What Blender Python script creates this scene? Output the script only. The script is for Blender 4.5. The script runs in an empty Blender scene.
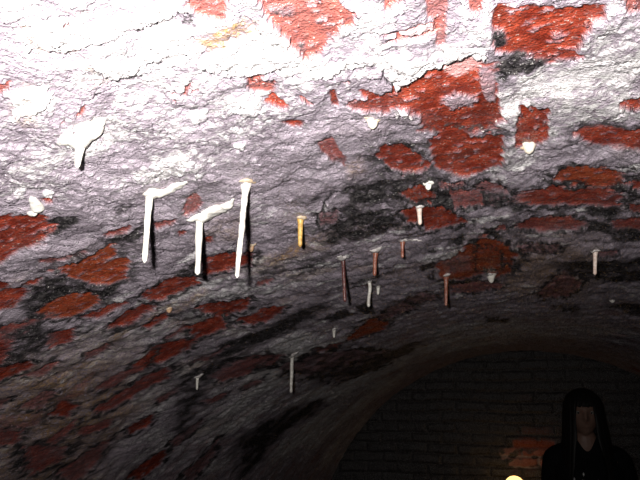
import bpy, bmesh, math
import numpy as np
from mathutils import Vector, Matrix, noise as mn

# ---------------------------------------------------------------- measurements (metres)
R = 1.6108108          # radius of the barrel vault, axis along +Y
AX = 0.26              # height of the vault axis (springing) above the floor
END = 5.0              # where the end wall stands
START = -1.2           # where the passage is closed behind the photographer
CAM = Vector((-0.10067568, 0.0, 1.40945946 + AX))
PITCH, YAW = 0.2118, 0.284

# surface data: (s, y) = arc length from the crown, distance along the vault.
# R bare brick, Q orange brick, K soot, L lime bloom, W thick lime, O ochre stain, G grey wash, P pinkish washed brick
PATCHES = [
 ('L',0.42,[(-0.3072,0.1902),(-0.1199,0.2802),(-0.1295,0.3796),(-0.1663,0.3877),(-0.2335,0.4020),(-0.3100,0.4521),(-0.3822,0.4504),(-0.4346,0.4046),(-0.4810,0.3732)]),
 ('L',0.6,[(-0.0962,0.3967),(-0.0091,0.3648),(0.0255,0.5419),(-0.0389,0.5356),(-0.0602,0.5817),(-0.0958,0.6768),(-0.1370,0.6735),(-0.0986,0.5396),(-0.1130,0.4584)]),
 ('L',0.5,[(-0.0438,0.3436),(-0.0316,0.3380),(-0.0263,0.3594),(-0.0091,0.3648),(0.0034,0.4286),(-0.0585,0.4155),(-0.0473,0.3744)]),
 ('W',1,[(-0.2687,0.2614),(-0.2544,0.2776),(-0.2594,0.2990),(-0.2240,0.2986),(-0.2135,0.2865),(-0.2102,0.3127),(-0.2104,0.3316),(-0.2475,0.3207),(-0.2878,0.2934)]),
 ('L',0.62,[(-0.7931,0.9236),(-0.626,1.011),(-0.442,1.220),(-0.578,1.919),(-0.930,2.277),(-1.445,2.841),(-1.288,1.553),(-1.032,1.372)]),
 ('L',0.6,[(-0.945,1.969),(-0.626,1.850),(-0.343,2.065),(0.068,2.329),(0.413,2.525),(0.694,3.925),(0.317,3.373),(-0.047,3.646),(-0.585,3.995),(-1.210,4.893),(-1.819,5.276),(-1.506,2.935)]),
 ('L',0.45,[(-0.7114,0.6748),(-0.5952,0.7250),(-0.4424,0.7427),(-0.3133,0.7668),(-0.3697,0.9667),(-0.6105,0.9811),(-0.7866,0.9151),(-0.8482,0.8033)]),
 ('W',1,[(-0.3211,0.2298),(-0.2906,0.2504),(-0.2636,0.2529),(-0.2473,0.2638),(-0.2696,0.2628),(-0.3188,0.2562),(-0.3327,0.2469)]),
 ('W',0.3,[(-0.2419,0.2250),(-0.2036,0.2437),(-0.2141,0.2794),(-0.2348,0.2803),(-0.2544,0.2562)]),
 ('W',1,[(-0.2530,0.3187),(-0.2104,0.3316),(-0.1948,0.3425),(-0.1761,0.3420),(-0.1614,0.3443),(-0.1399,0.3618),(-0.1305,0.3765),(-0.1335,0.3875),(-0.1492,0.3844),(-0.1650,0.3883),(-0.1685,0.3749),(-0.1735,0.3586),(-0.2057,0.3580),(-0.2162,0.3494),(-0.2556,0.3317)]),
 ('W',1,[(-0.1302,0.3562),(-0.1062,0.3677),(-0.1057,0.3846),(-0.1169,0.3771),(-0.1232,0.3784),(-0.1293,0.3770)]),
 ('W',1,[(-0.1638,0.3889),(-0.1607,0.3905),(-0.1655,0.4236),(-0.1606,0.4482),(-0.1716,0.4422),(-0.1670,0.4194)]),
 ('L',0.6,[(-0.1692,0.2844),(-0.1540,0.2912),(-0.1619,0.3440),(-0.1729,0.3411),(-0.1728,0.3225),(-0.1720,0.3000)]),
 ('L',0.5,[(-0.1173,0.3068),(-0.0978,0.3145),(-0.0986,0.3463),(-0.1018,0.3783),(-0.1190,0.3635)]),
 ('W',1,[(-0.3672,0.2755),(-0.3487,0.2817),(-0.3519,0.2944),(-0.3799,0.2939)]),
 ('W',1,[(-0.4396,0.3903),(-0.4318,0.3942),(-0.4404,0.4003),(-0.4430,0.3944)]),
 ('W',0.6,[(-0.3769,0.4099),(-0.3574,0.4094),(-0.3318,0.4094),(-0.3238,0.4351),(-0.3642,0.4437),(-0.3846,0.4391)]),
 ('O',1,[(-0.2547,0.2837),(-0.2267,0.2826),(-0.2192,0.2866),(-0.2240,0.2943),(-0.2443,0.2996),(-0.2556,0.2977)]),
 ('O',0.3,[(-0.3325,0.2503),(-0.3089,0.2552),(-0.3098,0.2588),(-0.3311,0.2600)]),
 ('O',0.3,[(-0.3285,0.2860),(-0.3140,0.2936),(-0.3143,0.3040),(-0.3292,0.2961)]),
 ('L',0.42,[(-0.3072,0.1902),(-0.2015,0.2447),(-0.2147,0.2810),(-0.2491,0.3172),(-0.2960,0.3071),(-0.3430,0.2873),(-0.3590,0.2449)]),
 ('W',1,[(-0.3815,0.3327),(-0.3678,0.3340),(-0.3455,0.3335),(-0.3538,0.3389),(-0.3685,0.3444),(-0.3802,0.3452)]),
 ('W',1,[(-0.3125,0.2773),(-0.2914,0.2887),(-0.2932,0.3024),(-0.3152,0.2953)]),
 ('W',0.8,[(-0.2708,0.3574),(-0.2491,0.3684),(-0.2599,0.3883),(-0.2738,0.3753)]),
 ('W',0.7,[(-0.2983,0.3614),(-0.2860,0.3634),(-0.2940,0.3751),(-0.3039,0.3750)]),
 ('W',1,[(-0.3387,0.4470),(-0.3326,0.4474),(-0.3384,0.4552),(-0.3430,0.4536)]),
 ('W',0.8,[(-0.2934,0.4190),(-0.2833,0.4224),(-0.2928,0.4327)]),
 ('O',0.6,[(-0.3232,0.2322),(-0.3195,0.2327),(-0.3262,0.2524),(-0.3305,0.2538)]),
 ('O',0.5,[(-0.3566,0.2758),(-0.3545,0.2773),(-0.3826,0.3108),(-0.3843,0.3093)]),
 ('O',0.5,[(-0.3288,0.2571),(-0.3087,0.2574),(-0.3100,0.2608),(-0.3299,0.2608)]),
 ('O',0.35,[(-0.3744,0.2837),(-0.3751,0.3010),(-0.3856,0.3081),(-0.3843,0.2932)]),
 ('O',0.4,[(-0.3156,0.2728),(-0.3114,0.2877),(-0.3152,0.2914),(-0.3190,0.2765)]),
 ('O',0.4,[(-0.2737,0.2509),(-0.2586,0.2538),(-0.2594,0.2571),(-0.2746,0.2541)]),
 ('O',0.5,[(-0.2999,0.2319),(-0.2886,0.2395),(-0.2900,0.2414),(-0.3013,0.2337)]),
 ('G',0.9,[(-0.3432,0.2347),(-0.3364,0.2434),(-0.3481,0.2597),(-0.3655,0.2588)]),
 ('G',0.6,[(-0.3533,0.3006),(-0.3272,0.3131),(-0.3351,0.3335),(-0.3622,0.3215)]),
 ('G',0.8,[(-0.4031,0.3645),(-0.3507,0.3716),(-0.3486,0.3946),(-0.4039,0.4126),(-0.4298,0.4104)]),
 ('G',0.5,[(-0.2814,0.2540),(-0.2739,0.2603),(-0.2800,0.2752),(-0.2891,0.2675)]),
 ('O',0,[(-0.3855,0.3501),(-0.3836,0.3540),(-0.4053,0.3806),(-0.4067,0.3768)]),
 ('R',1,[(-0.2106,0.2612),(-0.1772,0.2789),(-0.1714,0.3022),(-0.1761,0.3123),(-0.1916,0.3200),(-0.2088,0.3325),(-0.2084,0.3182),(-0.2119,0.2883)]),
 ('K',0.5,[(-0.2095,0.2789),(-0.1992,0.2840),(-0.2013,0.2917),(-0.2110,0.2858)]),
 ('K',0.5,[(-0.2067,0.3168),(-0.2033,0.3209),(-0.2088,0.3325),(-0.2101,0.3269)]),
 ('R',1,[(-0.2392,0.2484),(-0.2230,0.2567),(-0.2359,0.2777),(-0.2429,0.2719),(-0.2465,0.2623)]),
 ('K',0.7,[(-0.2550,0.2614),(-0.2475,0.2675),(-0.2504,0.2778),(-0.2573,0.2719)]),
 ('R',1,[(-0.2449,0.3328),(-0.2369,0.3375),(-0.2416,0.3458),(-0.2347,0.3543),(-0.2414,0.3669),(-0.2528,0.3566)]),
 ('R',1,[(-0.2499,0.3760),(-0.2412,0.3701),(-0.2375,0.3856),(-0.2413,0.3882)]),
 ('R',1,[(-0.2369,0.3375),(-0.2265,0.3342),(-0.2291,0.3393),(-0.2357,0.3395)]),
 ('R',1,[(-0.2895,0.3340),(-0.2830,0.3282),(-0.2787,0.3253),(-0.2820,0.3302),(-0.2897,0.3369)]),
 ('R',1,[(-0.2827,0.3342),(-0.2774,0.3333),(-0.2796,0.3362),(-0.2833,0.3367)]),
 ('R',1,[(-0.2972,0.3302),(-0.2914,0.3297),(-0.2943,0.3337)]),
 ('R',1,[(-0.2982,0.3370),(-0.2956,0.3373),(-0.2992,0.3426)]),
 ('R',1,[(-0.3487,0.3133),(-0.3442,0.3121),(-0.3502,0.3183),(-0.3559,0.3201)]),
 ('R',1,[(-0.3039,0.2386),(-0.3022,0.2415),(-0.3049,0.2436),(-0.3065,0.2427)]),
 ('R',1,[(-0.3659,0.3168),(-0.3626,0.3163),(-0.3666,0.3195)]),
 ('R',1,[(-0.3709,0.2661),(-0.3610,0.2685),(-0.3688,0.2743),(-0.3780,0.2738)]),
 ('R',1,[(-0.1592,0.3235),(-0.1291,0.3294),(-0.1301,0.3388),(-0.1485,0.3385),(-0.1593,0.3335),(-0.1502,0.3309)]),
 ('W',0.6,[(-0.1507,0.3274),(-0.1330,0.3299),(-0.1314,0.3349),(-0.1450,0.3344)]),
 ('R',0.8,[(-0.1314,0.2991),(-0.1216,0.3032),(-0.1285,0.3569),(-0.1317,0.3531),(-0.1288,0.3264),(-0.1329,0.3195)]),
 ('R',1,[(-0.1112,0.3074),(-0.1028,0.3107),(-0.1056,0.3288),(-0.1106,0.3228)]),
 ('R',1,[(-0.1519,0.2940),(-0.1436,0.2976),(-0.1542,0.3062)]),
 ('R',1,[(-0.2003,0.4097),(-0.1972,0.4029),(-0.1803,0.4072),(-0.1677,0.3993),(-0.1638,0.4045),(-0.1671,0.4246),(-0.1785,0.4347),(-0.1969,0.4170)]),
 ('R',1,[(-0.1881,0.3885),(-0.1757,0.4015),(-0.1781,0.4067),(-0.1867,0.4005)]),
 ('R',1,[(-0.2056,0.3788),(-0.2030,0.3818),(-0.2070,0.4075),(-0.2104,0.4038)]),
 ('R',1,[(-0.1946,0.3655),(-0.1897,0.3696),(-0.1912,0.3732),(-0.1956,0.3693)]),
 ('R',1,[(-0.2252,0.3767),(-0.2206,0.3892),(-0.2227,0.3913),(-0.2265,0.3808)]),
 ('R',1,[(-0.1601,0.3908),(-0.1431,0.3873),(-0.1249,0.3986),(-0.1087,0.3971),(-0.0993,0.3982),(-0.0996,0.4380),(-0.0997,0.5111),(-0.1296,0.5058),(-0.1524,0.4917),(-0.1536,0.4519),(-0.1650,0.4292),(-0.1633,0.4016)]),
 ('G',0.8,[(-0.1380,0.4306),(-0.1271,0.4257),(-0.1124,0.4461),(-0.1175,0.4620),(-0.1317,0.4552)]),
 ('G',0.6,[(-0.1101,0.3993),(-0.0995,0.4067),(-0.1008,0.4620),(-0.1081,0.4445)]),
 ('P',1,[(-0.1325,0.3782),(-0.1094,0.3843),(-0.1075,0.3976),(-0.1256,0.4073),(-0.1314,0.3927)]),
 ('R',1,[(-0.0979,0.3412),(-0.0950,0.3290),(-0.0433,0.3477),(-0.0413,0.3555),(-0.0493,0.3592),(-0.0476,0.3709),(-0.0516,0.3886),(-0.0522,0.4026),(-0.0621,0.4072),(-0.0881,0.3904),(-0.0969,0.3739)]),
 ('G',0.8,[(-0.0947,0.3138),(-0.0441,0.3320),(-0.0423,0.3470),(-0.0898,0.3300)]),
 ('K',1,[(-0.1004,0.3512),(-0.0938,0.3549),(-0.0916,0.3736),(-0.0981,0.3747)]),
 ('K',1,[(-0.0992,0.3954),(-0.0851,0.3903),(-0.0651,0.4074),(-0.0729,0.4145),(-0.0868,0.4194),(-0.0966,0.4246),(-0.0996,0.4096)]),
 ('R',1,[(-0.0313,0.3400),(-0.0154,0.3450),(-0.0120,0.3628),(-0.0258,0.3565)]),
 ('R',1,[(-0.0842,0.4965),(-0.0822,0.4775),(-0.0749,0.4785),(-0.0620,0.4933),(-0.0601,0.5486),(-0.0702,0.5619),(-0.0853,0.5632)]),
 ('R',1,[(-0.0124,0.4841),(0.0126,0.4757),(0.0193,0.5098),(-0.0049,0.4973)]),
 ('R',1,[(-0.0367,0.5432),(-0.0291,0.5345),(0.0278,0.5534),(0.0372,0.6015),(0.0013,0.5896),(-0.0236,0.5717)]),
 ('G',1,[(-0.0440,0.6074),(-0.0355,0.5752),(0.0034,0.5928),(0.0213,0.6278),(0.0180,0.6447),(-0.0351,0.6314)]),
 ('Q',1,[(-0.0453,0.6736),(-0.0400,0.6519),(-0.0271,0.6404),(0.0097,0.6550),(0.0160,0.6795),(0.0310,0.7041),(0.0157,0.7113),(-0.0108,0.7112),(-0.0423,0.6890)]),
 ('P',1,[(-0.0496,0.7011),(-0.0272,0.7057),(-0.0263,0.7175),(-0.0469,0.7138)]),
 ('P',1,[(-0.0149,0.7098),(0.0173,0.7230),(0.0180,0.7348),(-0.0127,0.7221)]),
 ('R',1,[(-0.0887,0.7280),(-0.0750,0.7098),(-0.0490,0.7130),(-0.0179,0.7204),(0.0190,0.7350),(0.0315,0.8021),(-0.0023,0.7934),(-0.0566,0.7831),(-0.0820,0.7531)]),
 ('R',1,[(-0.1227,0.6591),(-0.1009,0.6780),(-0.0930,0.7175),(-0.1076,0.7444),(-0.1264,0.7339)]),
 ('R',1,[(-0.0797,0.8731),(-0.0701,0.8435),(-0.0359,0.8472),(-0.0098,0.8729),(0.0050,0.9005),(-0.0051,0.9281),(-0.0487,0.9185),(-0.0754,0.9061)]),
 ('P',1,[(-0.0483,0.8422),(-0.0174,0.8538),(-0.0165,0.8651),(-0.0477,0.8534)]),
 ('R',1,[(0.0361,0.8847),(0.0884,0.8645),(0.1029,0.9388),(0.0465,0.9340)]),
 ('R',1,[(-0.1168,0.8584),(-0.0976,0.8636),(-0.0979,0.8941),(-0.1152,0.8903)]),
 ('R',1,[(0.0449,0.8048),(0.0768,0.8049),(0.0864,0.8540),(0.0550,0.8402)]),
 ('R',1,[(0.0319,0.7043),(0.0582,0.7095),(0.0635,0.7363),(0.0393,0.7319)]),
 ('K',1,[(-0.0008,0.8080),(0.0374,0.8127),(0.0411,0.8691),(0.0011,0.8489)]),
 ('K',1,[(0.0027,0.8767),(0.0369,0.8906),(0.0427,0.9524),(0.0101,0.9389)]),
 ('K',1,[(0.0401,0.9329),(0.1029,0.9388),(0.116,1.004),(0.056,1.002)]),
 ('K',0.7,[(0.0150,0.6726),(0.0501,0.6676),(0.0568,0.7022),(0.0229,0.6951)]),
 ('K',0.6,[(-0.1226,0.7017),(-0.0855,0.7129),(-0.0797,0.7633),(-0.1080,0.7580)]),
 ('K',0.6,[(-0.0514,0.5222),(-0.0212,0.5241),(0.0238,0.5330),(0.0273,0.5510),(-0.0272,0.5373),(-0.0381,0.5450)]),
 ('K',0.6,[(-0.1136,0.5047),(-0.0887,0.5273),(-0.0945,0.5464),(-0.1150,0.5343)]),
 ('K',0.3,[(-0.1052,0.9294),(0.1078,0.9640),(0.482,2.875),(0.033,1.794),(-0.112,1.360)]),
 ('O',0.6,[(-0.1362,0.9373),(0.0213,0.9959),(0.060,1.209),(0.077,1.749),(-0.116,1.553)]),
 ('K',0,[(-0.337,1.214),(-0.116,1.553),(0.383,2.372),(0.739,4.143),(0.182,4.065),(-0.383,2.741)]),
 ('K',0.2,[(-0.6939,0.6075),(-0.6399,0.7436),(-0.735,1.213),(-1.086,2.307),(-1.566,2.903),(-1.177,1.077)]),
 ('O',0.8,[(-0.7658,0.6814),(-0.7029,0.8813),(-0.902,1.233),(-1.275,1.497),(-1.177,1.077)]),
 ('K',0.8,[(-0.2193,0.5225),(-0.1899,0.4908),(-0.1516,0.4989),(-0.0983,0.5254),(-0.0987,0.5445),(-0.1469,0.5155),(-0.1599,0.6031),(-0.1220,0.6451),(-0.1261,0.6646),(-0.1969,0.6127),(-0.2223,0.5873)]),
 ('K',0.95,[(-0.2577,0.5869),(-0.2253,0.5784),(-0.1964,0.6095),(-0.1604,0.6442),(-0.1217,0.6822),(-0.0932,0.7566),(-0.1916,0.7222),(-0.2052,0.6761),(-0.2204,0.6559),(-0.2753,0.6732)]),
 ('K',0.9,[(-0.3063,0.6899),(-0.2477,0.6541),(-0.2078,0.6915),(-0.2168,0.7621),(-0.2517,0.7862),(-0.3133,0.7668)]),
 ('R',1,[(-0.1599,0.4877),(-0.1490,0.4763),(-0.1278,0.4808),(-0.1099,0.4893),(-0.1109,0.5149),(-0.1333,0.5017)]),
 ('R',1,[(-0.1534,0.5144),(-0.1382,0.5107),(-0.1132,0.5303),(-0.0986,0.5420),(-0.1016,0.6065),(-0.1193,0.6295),(-0.1341,0.6315),(-0.1557,0.5992),(-0.1563,0.5542)]),
 ('R',1,[(-0.2028,0.5255),(-0.1885,0.5012),(-0.1789,0.5145),(-0.1721,0.5448),(-0.1622,0.5737),(-0.1657,0.5868),(-0.1902,0.5838),(-0.1987,0.5565)]),
 ('R',1,[(-0.2013,0.6388),(-0.1790,0.6285),(-0.1731,0.6471),(-0.1686,0.6815),(-0.1775,0.7008),(-0.1947,0.6798)]),
 ('R',1,[(-0.2091,0.6995),(-0.1790,0.7131),(-0.1628,0.7336),(-0.1482,0.8207),(-0.1902,0.8066),(-0.2074,0.7491)]),
 ('P',1,[(-0.1577,0.6386),(-0.1399,0.6422),(-0.1431,0.6585),(-0.1569,0.6501)]),
 ('R',0.6,[(-0.1597,0.6374),(-0.1358,0.6410),(-0.1397,0.6681),(-0.1615,0.6547)]),
 ('R',0.8,[(-0.1526,0.6718),(-0.1225,0.6977),(-0.1222,0.7408),(-0.1523,0.7314)]),
 ('R',0.8,[(-0.2374,0.4600),(-0.2266,0.4628),(-0.2288,0.4897),(-0.2285,0.5160),(-0.2349,0.5339),(-0.2392,0.5083),(-0.2404,0.4816)]),
 ('R',0.5,[(-0.2901,0.6360),(-0.2705,0.6463),(-0.2820,0.6807),(-0.3010,0.6804)]),
 ('O',0.4,[(-0.2323,0.5272),(-0.2151,0.5199),(-0.2214,0.5651),(-0.2379,0.5688)]),
 ('O',0.5,[(-0.2678,0.7149),(-0.2529,0.7191),(-0.2597,0.7387),(-0.2709,0.7329)]),
 ('G',0.8,[(-0.2937,0.5132),(-0.2661,0.5305),(-0.2733,0.5597),(-0.2967,0.5629),(-0.3034,0.5393)]),
 ('R',1,[(-0.2500,0.4060),(-0.2361,0.4171),(-0.2412,0.4255),(-0.2470,0.4196)]),
 ('K',0.3,[(-0.1906,0.3902),(-0.2025,0.4247),(-0.1689,0.4437),(-0.1534,0.4678),(-0.1646,0.4918),(-0.1929,0.4890),(-0.2058,0.4381)]),
 ('K',1,[(-0.4809,0.4380),(-0.4681,0.4322),(-0.4522,0.4476),(-0.4567,0.4590),(-0.4776,0.4660),(-0.4986,0.4645)]),
 ('R',1,[(-0.4981,0.4013),(-0.4814,0.4096),(-0.4661,0.4249),(-0.4868,0.4476),(-0.4948,0.4625),(-0.5122,0.4757),(-0.5329,0.4741),(-0.5463,0.4766),(-0.5700,0.4777)]),
 ('R',1,[(-0.4496,0.4003),(-0.4392,0.4046),(-0.4486,0.4105)]),
 ('R',1,[(-0.4638,0.5039),(-0.4563,0.5026),(-0.4396,0.5066),(-0.4440,0.5168),(-0.4567,0.5194),(-0.4666,0.5127)]),
 ('K',0.9,[(-0.4757,0.5114),(-0.4454,0.5190),(-0.4214,0.5118),(-0.4429,0.5451),(-0.4646,0.5487),(-0.4854,0.5382)]),
 ('K',0.6,[(-0.4285,0.4620),(-0.4076,0.4680),(-0.4165,0.4773),(-0.4334,0.4767)]),
 ('R',0.8,[(-0.3905,0.5206),(-0.3778,0.5030),(-0.3634,0.4890),(-0.3627,0.5029),(-0.3760,0.5230),(-0.3879,0.5276)]),
 ('R',0.8,[(-0.4198,0.5180),(-0.3999,0.5243),(-0.4109,0.5381),(-0.4261,0.5341)]),
 ('R',1,[(-0.4154,0.6110),(-0.4040,0.6122),(-0.4152,0.6326),(-0.4224,0.6271)]),
 ('R',1,[(-0.4196,0.5657),(-0.4130,0.5704),(-0.4215,0.5818),(-0.4247,0.5771)]),
 ('R',0.6,[(-0.5299,0.5108),(-0.4944,0.5171),(-0.5054,0.5272),(-0.5327,0.5215)]),
 ('R',0.8,[(-0.5383,0.5042),(-0.5277,0.5153),(-0.5382,0.5269),(-0.5441,0.5139)]),
 ('K',1,[(-0.6033,0.5659),(-0.5636,0.5491),(-0.5469,0.5500),(-0.5527,0.5835),(-0.5533,0.6199),(-0.5286,0.6428),(-0.5562,0.6717),(-0.5814,0.6627),(-0.5918,0.6293),(-0.6203,0.6211),(-0.6469,0.6274),(-0.6336,0.5912)]),
 ('Q',1,[(-0.5521,0.5441),(-0.5213,0.5453),(-0.5005,0.5365),(-0.4817,0.5396),(-0.4903,0.5555),(-0.5066,0.5755),(-0.4986,0.5915),(-0.5052,0.6033),(-0.5367,0.6386),(-0.5553,0.6226),(-0.5565,0.5885),(-0.5505,0.5545)]),
 ('R',1,[(-0.5957,0.5048),(-0.5918,0.5229),(-0.6069,0.5381),(-0.6158,0.5260)]),
 ('R',1,[(-0.5991,0.5464),(-0.5678,0.5452),(-0.5843,0.5587),(-0.6022,0.5528)]),
 ('R',1,[(-0.6234,0.5339),(-0.6029,0.5506),(-0.6053,0.5681),(-0.6399,0.5875),(-0.6532,0.5651)]),
 ('Q',1,[(-0.6419,0.6249),(-0.6160,0.6159),(-0.5930,0.6255),(-0.5827,0.6489),(-0.5906,0.6735),(-0.6123,0.6850),(-0.6398,0.6854),(-0.6484,0.6462)]),
 ('R',1,[(-0.6364,0.7008),(-0.6083,0.7001),(-0.5790,0.7122),(-0.5887,0.7244),(-0.6250,0.7232)]),
 ('R',1,[(-0.6421,0.7649),(-0.6051,0.7511),(-0.5802,0.7666),(-0.5871,0.7933),(-0.6312,0.8023),(-0.6489,0.7815)]),
 ('R',1,[(-0.5548,0.7141),(-0.5232,0.7057),(-0.4998,0.7024),(-0.4870,0.7313),(-0.4997,0.7640),(-0.5347,0.7721),(-0.5590,0.7655),(-0.5630,0.7416)]),
 ('R',1,[(-0.4530,0.6794),(-0.4297,0.6808),(-0.4002,0.7096),(-0.4206,0.7447),(-0.4575,0.7445),(-0.4735,0.7359)]),
 ('R',1,[(-0.6409,0.8433),(-0.6043,0.8266),(-0.5820,0.8262),(-0.6044,0.8583),(-0.6426,0.8740)]),
 ('R',1,[(-0.6801,0.6931),(-0.6591,0.7100),(-0.6960,0.7483),(-0.7185,0.7388)]),
 ('R',1,[(-0.6939,0.6075),(-0.6703,0.6210),(-0.6596,0.6472),(-0.7003,0.6541),(-0.7388,0.6786),(-0.7507,0.6660)]),
 ('R',1,[(-0.7514,0.9989),(-0.6931,0.9698),(-0.6717,0.9843),(-0.656,1.039),(-0.686,1.074),(-0.728,1.060),(-0.761,1.042)]),
 ('K',0.8,[(-0.4982,0.6823),(-0.4615,0.6702),(-0.4473,0.6762),(-0.4677,0.7161),(-0.4987,0.7131)]),
 ('K',0.8,[(-0.6918,0.6206),(-0.6530,0.6516),(-0.6747,0.6904),(-0.7327,0.7457),(-0.7773,0.7284),(-0.7701,0.7029),(-0.7065,0.6694)]),
 ('O',0.8,[(-0.7572,0.8333),(-0.6878,0.8092),(-0.6244,0.8179),(-0.5760,0.7939),(-0.5643,0.7960),(-0.6146,0.8295),(-0.6827,0.8470),(-0.7555,0.8623)]),
 ('O',0.7,[(-0.5914,0.8336),(-0.5117,0.7929),(-0.5100,0.8080),(-0.5793,0.8510)]),
 ('R',1,[(-0.5605,0.8764),(-0.5299,0.8947),(-0.5015,0.9397),(-0.5310,0.9948),(-0.5703,0.9855),(-0.5653,0.9196)]),
 ('R',1,[(-0.6172,0.9473),(-0.5686,0.9742),(-0.598,1.046),(-0.647,1.042)]),
 ('R',0.7,[(-0.6577,0.9443),(-0.6226,0.9401),(-0.6420,0.9675),(-0.6660,0.9680)]),
 ('R',1,[(-0.566,1.042),(-0.515,1.048),(-0.492,1.073),(-0.511,1.115),(-0.567,1.124)]),
 ('R',0.8,[(-0.4512,0.8566),(-0.4318,0.8680),(-0.4440,0.8827),(-0.4570,0.8746)]),
 ('O',0.8,[(-0.4163,0.7751),(-0.3628,0.7334),(-0.3254,0.7278),(-0.3518,0.7684),(-0.3998,0.7960)]),
 ('O',0.4,[(-0.4362,0.8126),(-0.3876,0.8675),(-0.3972,0.8869),(-0.4419,0.8376)]),
 ('O',0.8,[(-0.3281,0.6964),(-0.3166,0.7156),(-0.3213,0.7270),(-0.3324,0.7134)]),
 ('K',0.85,[(-0.683,1.138),(-0.598,1.170),(-0.516,1.156),(-0.413,1.085),(-0.434,1.207),(-0.540,1.318),(-0.650,1.347),(-0.732,1.276)]),
 ('R',0.7,[(-0.738,1.340),(-0.680,1.555),(-0.733,1.651),(-0.783,1.459)]),
 ('K',0.9,[(-0.493,1.282),(-0.429,1.294),(-0.428,1.406),(-0.485,1.412)]),
 ('K',0.9,[(-0.414,1.296),(-0.368,1.263),(-0.403,1.479),(-0.422,1.423)]),
 ('R',0.5,[(-0.409,1.535),(-0.325,1.407),(-0.327,1.552),(-0.380,1.622),(-0.422,1.635)]),
 ('Q',1,[(-0.533,1.743),(-0.434,1.566),(-0.413,1.698),(-0.470,1.798),(-0.535,1.775)]),
 ('R',0.8,[(-0.622,1.686),(-0.569,1.763),(-0.605,1.835),(-0.641,1.773)]),
 ('R',0.45,[(-0.321,1.379),(-0.275,1.338),(-0.242,1.423),(-0.296,1.486)]),
 ('Q',1,[(-0.209,1.059),(-0.178,1.042),(-0.1493,0.9648),(-0.1192,0.9345),(-0.1063,0.9945),(-0.089,1.046),(-0.092,1.221),(-0.147,1.227),(-0.188,1.289),(-0.212,1.223)]),
 ('R',0.7,[(-0.212,1.334),(-0.152,1.341),(-0.114,1.435),(-0.158,1.477),(-0.209,1.418)]),
 ('K',0.4,[(-0.204,1.063),(-0.182,1.038),(-0.156,1.070),(-0.163,1.189),(-0.201,1.210)]),
 ('W',0.6,[(-0.2389,0.9891),(-0.1942,0.9666),(-0.1564,0.9829),(-0.185,1.035),(-0.228,1.048)]),
 ('R',0.6,[(-0.365,1.104),(-0.328,1.095),(-0.343,1.147)]),
 ('Q',1,[(-0.132,1.239),(-0.096,1.207),(-0.092,1.268),(-0.122,1.325)]),
 ('R',0.7,[(0.034,1.051),(0.070,1.080),(0.064,1.114),(0.042,1.094)]),
 ('Q',0.6,[(-0.026,1.574),(0.010,1.315),(0.051,1.459),(0.044,1.687),(-0.009,1.697)]),
 ('R',0.4,[(-0.0771,0.9959),(-0.022,1.005),(-0.021,1.078),(-0.073,1.063)]),
 ('Q',0.8,[(-0.140,1.012),(-0.110,1.050),(-0.110,1.209),(-0.149,1.201)]),
 ('O',0.5,[(-0.102,1.300),(-0.036,1.325),(-0.031,1.439),(-0.113,1.419)]),
 ('K',0.9,[(-0.021,1.151),(0.034,1.119),(0.136,1.111),(0.202,1.449),(0.088,1.444),(0.041,1.359),(-0.002,1.263)]),
 ('K',0.9,[(0.147,1.841),(0.189,1.724),(0.286,1.880),(0.312,2.010),(0.238,2.032)]),
 ('K',0.8,[(0.002,1.835),(0.092,1.913),(0.105,2.109),(0.046,2.000)]),
 ('K',0.8,[(-0.170,2.068),(-0.095,2.228),(-0.103,2.423),(-0.172,2.289)]),
 ('W',0.4,[(0.145,1.541),(0.218,1.532),(0.233,1.609),(0.170,1.599)]),
 ('R',0.9,[(-0.7287,0.6434),(-0.7434,0.6887),(-0.7702,0.6996),(-0.7709,0.6866)]),
 ('R',0.8,[(-0.8046,0.7769),(-0.7598,0.7876),(-0.7528,0.8009),(-0.7953,0.8076)]),
 ('R',0.8,[(-0.8375,0.9947),(-0.770,1.007),(-0.7178,0.9925),(-0.776,1.048),(-0.842,1.045)]),
 ('R',0.8,[(-0.8682,0.9257),(-0.8199,0.9444),(-0.7931,0.9288),(-0.8609,0.9821),(-0.8929,0.9669)]),
 ('R',0.8,[(-0.9247,0.8718),(-0.9163,0.9430),(-0.9645,0.9904),(-0.9656,0.9018)]),
 ('R',0.7,[(-1.156,1.259),(-1.094,1.294),(-1.061,1.310),(-1.136,1.373),(-1.213,1.372)]),
 ('R',0.6,[(-1.114,1.679),(-1.066,1.724),(-1.018,1.707),(-1.082,1.780),(-1.153,1.771)]),
 ('R',0.6,[(-1.306,2.045),(-1.246,2.105),(-1.165,2.054),(-1.296,2.203),(-1.376,2.177)]),
 ('R',0.7,[(-0.7256,0.8237),(-0.6913,0.8336),(-0.7218,0.8655),(-0.7490,0.8613)]),
 ('R',0.7,[(-0.745,1.188),(-0.691,1.197),(-0.671,1.205),(-0.733,1.255)]),
 ('O',0.75,[(-0.8327,0.7492),(-0.8042,0.8177),(-0.7746,0.8743),(-0.7616,0.9417),(-0.855,1.009),(-0.8947,0.9958),(-0.9758,0.9823),(-1.0184,0.9310)]),
 ('O',0.6,[(-1.0353,0.9470),(-0.9829,0.9897),(-1.042,1.079),(-1.151,1.119),(-1.158,1.061)]),
 ('R',1,[(-0.7865,0.7025),(-0.7570,0.7344),(-0.7616,0.7550),(-0.8019,0.7641),(-0.8188,0.7352)]),
 ('R',1,[(-0.9319,0.9777),(-0.8898,0.9685),(-0.903,1.019),(-0.942,1.045)]),
 ('R',0.9,[(-0.923,1.104),(-0.867,1.128),(-0.821,1.097),(-0.773,1.133),(-0.821,1.210),(-0.872,1.171),(-0.927,1.158)]),
 ('R',1,[(-1.016,1.339),(-0.964,1.373),(-1.007,1.429),(-1.047,1.401)]),
 ('R',0.8,[(-0.996,1.146),(-0.964,1.207),(-1.000,1.234),(-1.021,1.182)]),
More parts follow.
